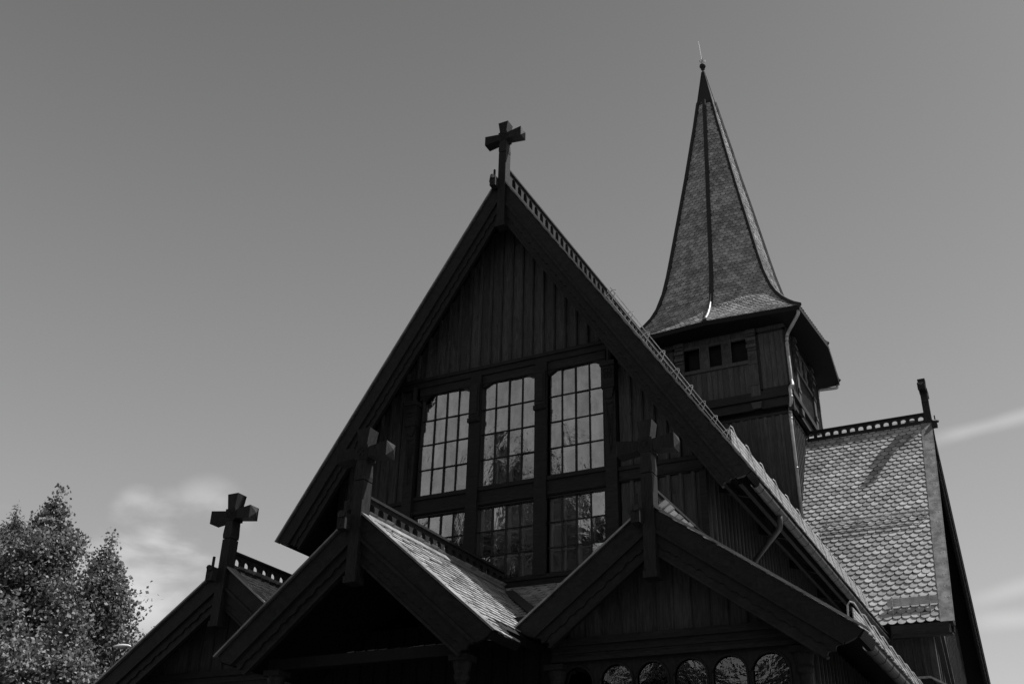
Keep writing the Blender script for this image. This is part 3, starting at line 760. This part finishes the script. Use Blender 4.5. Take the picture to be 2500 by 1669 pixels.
# front walls
YW = -1.95
q = MB(); gz = lambda u: 7.28-.17-abs(u-4.446)*.735
board_wall(q, 2.42, 6.6, 5.40, gz, YW, .30, .05, .02); q.build('aisle_gable_wall', 'board', church)
q = MB(); gz2 = lambda u: 7.28-.17-abs(u+4.446)*.735
board_wall(q, -6.6, -2.42, 5.40, gz2, YW, .30, .05, .02); q.build('aisle_gable_wall', 'board', church)
q = MB(); board_wall(q, -2.42, 2.42, 0, 5.9, YW+.01, .3, .06, .02)
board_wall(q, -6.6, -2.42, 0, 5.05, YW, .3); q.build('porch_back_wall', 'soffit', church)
for x0, x1 in ((2.42, 6.6), (-6.6, -2.42)):
    q = MB(); q.box((x0, YW-.10, 5.06), (x1, YW+.05, 5.40)); q.box((x0, YW-.15, 5.30), (x1, YW-.095, 5.42)); q.box((x0, YW-.14, 5.05), (x1, YW-.095, 5.12)); q.box((x0, YW-.12, 5.18), (x1, YW-.099, 5.22))
    q.build('cornice', 'beam', church)
def column(cx, cy, top, r=.10):
    q = MB(); q.lathe(cx, cy, [(r*1.5, 0), (r*1.5, .2), (r, .3), (r, top-.75), (r*1.35, top-.72), (r*1.35, top-.66), (r*.95, top-.62), (r*.9, top-.32), (r*1.3, top-.28), (r*1.45, top-.22), (r*1.3, top-.17), (r*1.5, top-.12), (r*1.7, top-.04), (r*1.7, top)], 14)
    q.box((cx-r*1.9, cy-r*1.9, top), (cx+r*1.9, cy+r*1.9, top+.09)); q.build('carved_column', 'beam', church, smooth=False)
column(-1.78, -3.9, 4.78, .085); column(1.78, -3.9, 4.78, .085); column(2.5, -2.02, 4.92, .09); column(6.52, -2.02, 4.92, .09); column(-6.52, -2.02, 4.92, .09)
q = MB(); q.box((-1.9, -4.0, 4.87), (1.74, -3.8, 5.05)); q.box((-.7, YW-.07, 2.2), (.9, YW, 4.75))
q.build('porch_beam', 'soffit', church)
# arched glazing of the right aisle gable
xs = [(2.55, 3.12), (3.24, 3.80), (3.86, 4.40), (4.48, 5.03), (5.10, 5.65), (5.72, 6.30)]
q = MB()
for i, (a, b) in enumerate(xs):
    na = a-.06 if i else 2.42; nb = b+.06 if i < 5 else 6.45; c = (a+b)/2; r = (b-a)/2
    if i: na = (xs[i-1][1]+a)/2
    if i < 5: nb = (b+xs[i+1][0])/2
    arcp = [(c+r*math.cos(math.pi*k/12), 4.72+.27*math.sin(math.pi*k/12)) for k in range(13)]
    P = [(na, YW-.03, 5.06), (na, YW-.03, 3.0), (a, YW-.03, 3.0)]+[(p[0], YW-.03, p[1]) for p in arcp[::-1]]+[(b, YW-.03, 3.0), (nb, YW-.03, 3.0), (nb, YW-.03, 5.06)]
    q.prism(P, (0, .07, 0))
    ring = [(p[0], YW-.035, p[1]) for p in arcp]; q.tube([(b, YW-.035, 3.0)]+ring+[(a, YW-.035, 3.0)], .022, 5, False)
q.box((2.42, YW-.06, 0), (6.6, YW+.05, 3.0))
arc_ = q.build('arcade_window', 'frame', church)
for a, b in xs:
    c = (a+b)/2; r = (b-a)/2; q = MB(); P = [(a, YW+.01, 3.0), (b, YW+.01, 3.0)]+[(c+r*math.cos(math.pi*k/12), YW+.01, 4.72+.27*math.sin(math.pi*k/12)) for k in range(13)]
    q.add(P, [tuple(range(len(P)))]); q.build('glass', 'glass_low', arc_)
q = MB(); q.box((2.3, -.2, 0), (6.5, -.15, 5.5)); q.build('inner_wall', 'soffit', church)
# aisle side walls
q = MB(Matrix(((0, -1, 0, 6.6), (1, 0, 0, 0), (0, 0, 1, 0), (0, 0, 0, 1)))); board_wall(q, YW, 14.5, 0, 5.3, 0, .27); q.build('aisle_side_wall', 'sunlit_board', church)
q = MB(Matrix(((0, 1, 0, -6.6), (-1, 0, 0, 0), (0, 0, 1, 0), (0, 0, 0, 1)))); board_wall(q, -6, -YW, 0, 5.3, 0, .27); q.build('aisle_side_wall', 'board', church)

# ------------------------------------------------------------------ trees
def leaves_mesh(name, pts, size, mat, parent, rng, needle=False):
    n = len(pts); P = np.array(pts); a = rng.normal(size=(n, 3)); a /= np.linalg.norm(a, axis=1)[:, None]
    b = np.cross(a, rng.normal(size=(n, 3))); b /= np.linalg.norm(b, axis=1)[:, None]
    s = size*rng.uniform(.6, 1.25, (n, 1)); wdt = .12 if needle else .42
    nrm = np.cross(a, b)
    v = np.stack([P-a*s*.5, P+b*s*wdt+nrm*s*.08, P+a*s*.55, P-b*s*wdt+nrm*s*.08], 1).reshape(-1, 3)
    me = bpy.data.meshes.new(name); me.vertices.add(4*n); me.vertices.foreach_set('co', v.ravel())
    me.loops.add(4*n); me.loops.foreach_set('vertex_index', np.arange(4*n)); me.polygons.add(n)
    me.polygons.foreach_set('loop_start', np.arange(n)*4); me.update(); me.validate(); me.materials.append(M[mat])
    o = bpy.data.objects.new(name, me); COL.objects.link(o); o.parent = parent; return o
def tree(name, loc, H, R_, base, label, cat, seed, kind='broad', nleaf=16000, size=.17, group=None, up=.8, prof=None, lm=None):
    rng = np.random.default_rng(seed); rd = random.Random(seed); t = thing(name, label, cat, loc, group)
    tk = MB(); bend = [(rd.uniform(-.2, .2), rd.uniform(-.2, .2)) for _ in range(7)]
    spine = [(bend[k][0]*k/4, bend[k][1]*k/4, H*.97*k/6) for k in range(7)]
    tk.tube(spine, [H*.016*(1-k/6.6)+.015 for k in range(7)], 8); tk.build('trunk', 'bark', t, smooth=True)
    lb = MB(); pts = []; nb = int(H*(6.5 if kind == 'broad' else 7)); tips = []
    for i in range(nb):
        f = base+(1-base)*((i+rd.random())/nb)**.9; z = H*f; k = min(5, int(f*.999/.97*6)); p0 = Vector(spine[k]).lerp(Vector(spine[k+1]), (f/.97*6-k) if f < .97 else 1)
        q = (f-base)/(1-base)
        env = prof(q) if prof else (math.sin(math.pi*min(1, (q*.82+.18)))**.8)
        L = R_*env*rd.uniform(.5, 1.12)+.12; rz = H-2.3; az = rd.random()*6.283
        rise = (up if kind == 'broad' else -.05+.5*q)*rd.uniform(.6, 1.3)
        d = Vector((math.cos(az), math.sin(az), rise)).normalized(); e = p0+d*L; e.z = min(e.z, p0.z+(rz-p0.z)*.75)
        mid = p0.lerp(e, .5)+Vector((0, 0, -.06*L if kind == 'broad' else -.12*L))
        lb.tube([p0, mid, e], [.016*H*(1-q)*.35+.015, .028, .008], 5)
        ncl = 4+int(L*1.9)
        for c in range(ncl):
            tt = .22+.8*(c+rd.random())/ncl; base_p = p0.lerp(mid, tt*2) if tt < .5 else mid.lerp(e, tt*2-1)
            dd = Vector((rd.gauss(0, 1), rd.gauss(0, 1), rd.gauss(0, .7)+.25)).normalized()*rd.uniform(.1, .6)*min(.2+.2*L, .75)
            cpt = base_p+dd; lb.tube([base_p, cpt], [.012, .004], 4); tips.append((cpt, (.13+.17*rd.random())*(1 if q < .8 else .75)))
    for dx, dy, dh in ((0, 0, 0), (.9, .35, 1.1), (-.9, .4, 1.7), (.35, -.9, 1.5), (-1.5, -.7, 2.3), (1.7, -.2, 2.2), (2.3, .8, 2.9), (-2.4, .5, 2.9)):     # upright shoots at the top
        tx, ty = spine[6][0]*(1 if dh else 1)+dx*.55, spine[6][1]+dy*.55
        lb.tube([(tx*.7, ty*.7, H-dh-2.4), (tx, ty, H-dh-.1)], [.02, .006], 4)
        for k in range(15):
            q = k/14; sp_ = .03+.2*q; tips.append((Vector((tx+rd.gauss(0, sp_), ty+rd.gauss(0, sp_), H-dh-.05-2.6*q)), .10+.11*q))
    per = max(4, nleaf//len(tips)); P = []
    for c, r in tips:
        nn_ = int(per*rd.uniform(.4, 1.6)*min(1.5, (r/.2)**1.6))+2; g_ = rng.normal(size=(nn_, 3))*[r, r, r*.85]*(1.25 if kind == 'broad' else 1)
        P.append(np.array(c)+g_)
    lb.build('limbs', 'bark', t); P = np.concatenate(P)
    leaves_mesh('crown', P, size, lm or ('leaf' if kind == 'broad' else 'needle'), t, rng, kind != 'broad'); return t
def at(u, v, dist):
    d = ray(u, v); k = dist/math.hypot(d.x, d.y); p = CAM+d*k; return p
def plant(u, v, dist, **k):
    p = at(u, v, dist); return dict(loc=(p.x, p.y, 0), H=p.z)
narrow = lambda q: (1-q)**1.05*1.05+.01 if q > .25 else .6+q*.72
a = plant(140, 1192, 46); tree('birch_tree', a['loc'], a['H'], 8.6, .12, 'tallest leafy tree at the left edge, with a full pointed crown', 'tree', 3, prof=narrow, size=.15, up=1.35, nleaf=62000, group='trees left of the church')
a = plant(285, 1300, 41); tree('birch_tree', a['loc'], a['H'], 4.9, .12, 'slimmer leafy tree behind the street lamp, right of the tallest one', 'tree', 5, prof=narrow, size=.14, up=1.4, nleaf=30000, group='trees left of the church')
a = plant(45, 1225, 52); tree('pine_tree', a['loc'], a['H'], 3.6, .45, 'pine with a thin bare trunk at the far left edge', 'tree', 8, 'pine', 22000, .22, group='trees left of the church', prof=lambda q: (1-q)**.6*.9+.1)
a = plant(40, 1440, 38); tree('birch_tree', a['loc'], a['H'], 4.6, .1, 'low bushy tree in the bottom left corner below the pine', 'tree', 11, size=.14, nleaf=38000, prof=narrow, group='trees left of the church')
a = plant(205, 1470, 38); tree('birch_tree', a['loc'], a['H'], 4.4, .1, 'low leafy tree between the tallest tree and the street lamp', 'tree', 12, size=.14, nleaf=34000, prof=narrow, group='trees left of the church')

# trees of the churchyard opposite the front, seen only mirrored in the window panes
def mirror_tree(wx, wz, ydist, seed, R_, label, kind='broad'):
    c = Vector((wx, OH, wz)); d = c-CAM; d.y = -d.y; k = (c.y+ydist)/(-d.y); p = c+d*k
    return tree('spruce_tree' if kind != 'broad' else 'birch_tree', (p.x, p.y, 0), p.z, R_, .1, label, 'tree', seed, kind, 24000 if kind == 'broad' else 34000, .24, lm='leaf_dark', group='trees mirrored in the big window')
mirror_tree(-.15, 10.55, 24, 21, 2.3, 'dark spruce mirrored in the middle upper window, left one of two', 'pine')
mirror_tree(.35, 10.7, 25, 22, 2.0, 'dark spruce mirrored in the middle upper window, right one of two', 'pine')
mirror_tree(1.3, 9.75, 27, 23, 3.0, 'round leafy tree mirrored in the right upper window')
mirror_tree(.1, 9.2, 22, 24, 4.2, 'broad leafy tree mirrored in the middle lower window')
mirror_tree(1.8, 9.1, 23, 25, 4.2, 'broad leafy tree mirrored in the right lower window')
mirror_tree(-1.5, 8.1, 22, 26, 3.6, 'low leafy tree mirrored in the left lower window')

def mirror_low(wx, wz, dist, seed, R_, label):
    c = Vector((wx, YW, wz)); d = c-CAM; d.y = -d.y; k = (c.y+dist)/(-d.y); p = c+d*k
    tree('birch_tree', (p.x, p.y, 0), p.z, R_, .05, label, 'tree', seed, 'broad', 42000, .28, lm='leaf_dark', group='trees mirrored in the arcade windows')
mirror_low(2.9, 5.5, 20, 31, 3.4, 'leafy tree mirrored in the two left arches of the arcade')
mirror_low(4.3, 5.6, 21, 32, 3.6, 'leafy tree mirrored in the middle arches of the arcade')
mirror_low(6.4, 5.4, 21, 33, 3.0, 'leafy tree mirrored in the rightmost arch of the arcade')

# ------------------------------------------------------------------ street lamp
p = at(284, 1578, 34); L = thing('street_lamp', 'pale street lamp head on a dark pole in front of the trees', 'street lamp', (p.x, p.y, 0))
q = MB(); H = p.z; q.tube([(0, 0, 0), (0, 0, H-1.2), (0, 0, H-.12)], [.08, .05, .042], 10); q.build('pole', 'gutter', L, smooth=True)
q = MB(); ax = Vector((Rt.x, Rt.y, 0)).normalized(); V = []
n = 14
prof_ = [(a_*.68, b_*.72, c_*.7) for a_, b_, c_ in [(-.14, .03, 0), (-.1, .07, .01), (.05, .11, .015), (.28, .135, .02), (.5, .11, .02), (.62, .06, .01), (.66, .01, 0)]]
pv = Vector((-ax.y, ax.x, 0)); o_ = 0
for s, r, dz in prof_:
    for k in range(n):
        a_ = 2*math.pi*k/n; zz = math.sin(a_)*r*(.75 if math.sin(a_) > 0 else .4); V.append(ax*s+pv*math.cos(a_)*r+Vector((0, 0, H+zz+dz+s*.04)))
F_ = [(j*n+k, j*n+(k+1) % n, (j+1)*n+(k+1) % n, (j+1)*n+k) for j in range(len(prof_)-1) for k in range(n)]
q.add(V, F_+[tuple(range(n))[::-1], tuple((len(prof_)-1)*n+k for k in range(n))]); q.build('lamp_head', 'lampw', L, smooth=True)
q = MB(); q.tube([ax*.08+Vector((0, 0, H-.025)), ax*.34+Vector((0, 0, H-.015))], .04, 8); q.build('lamp_lens', 'flash', L, smooth=True)
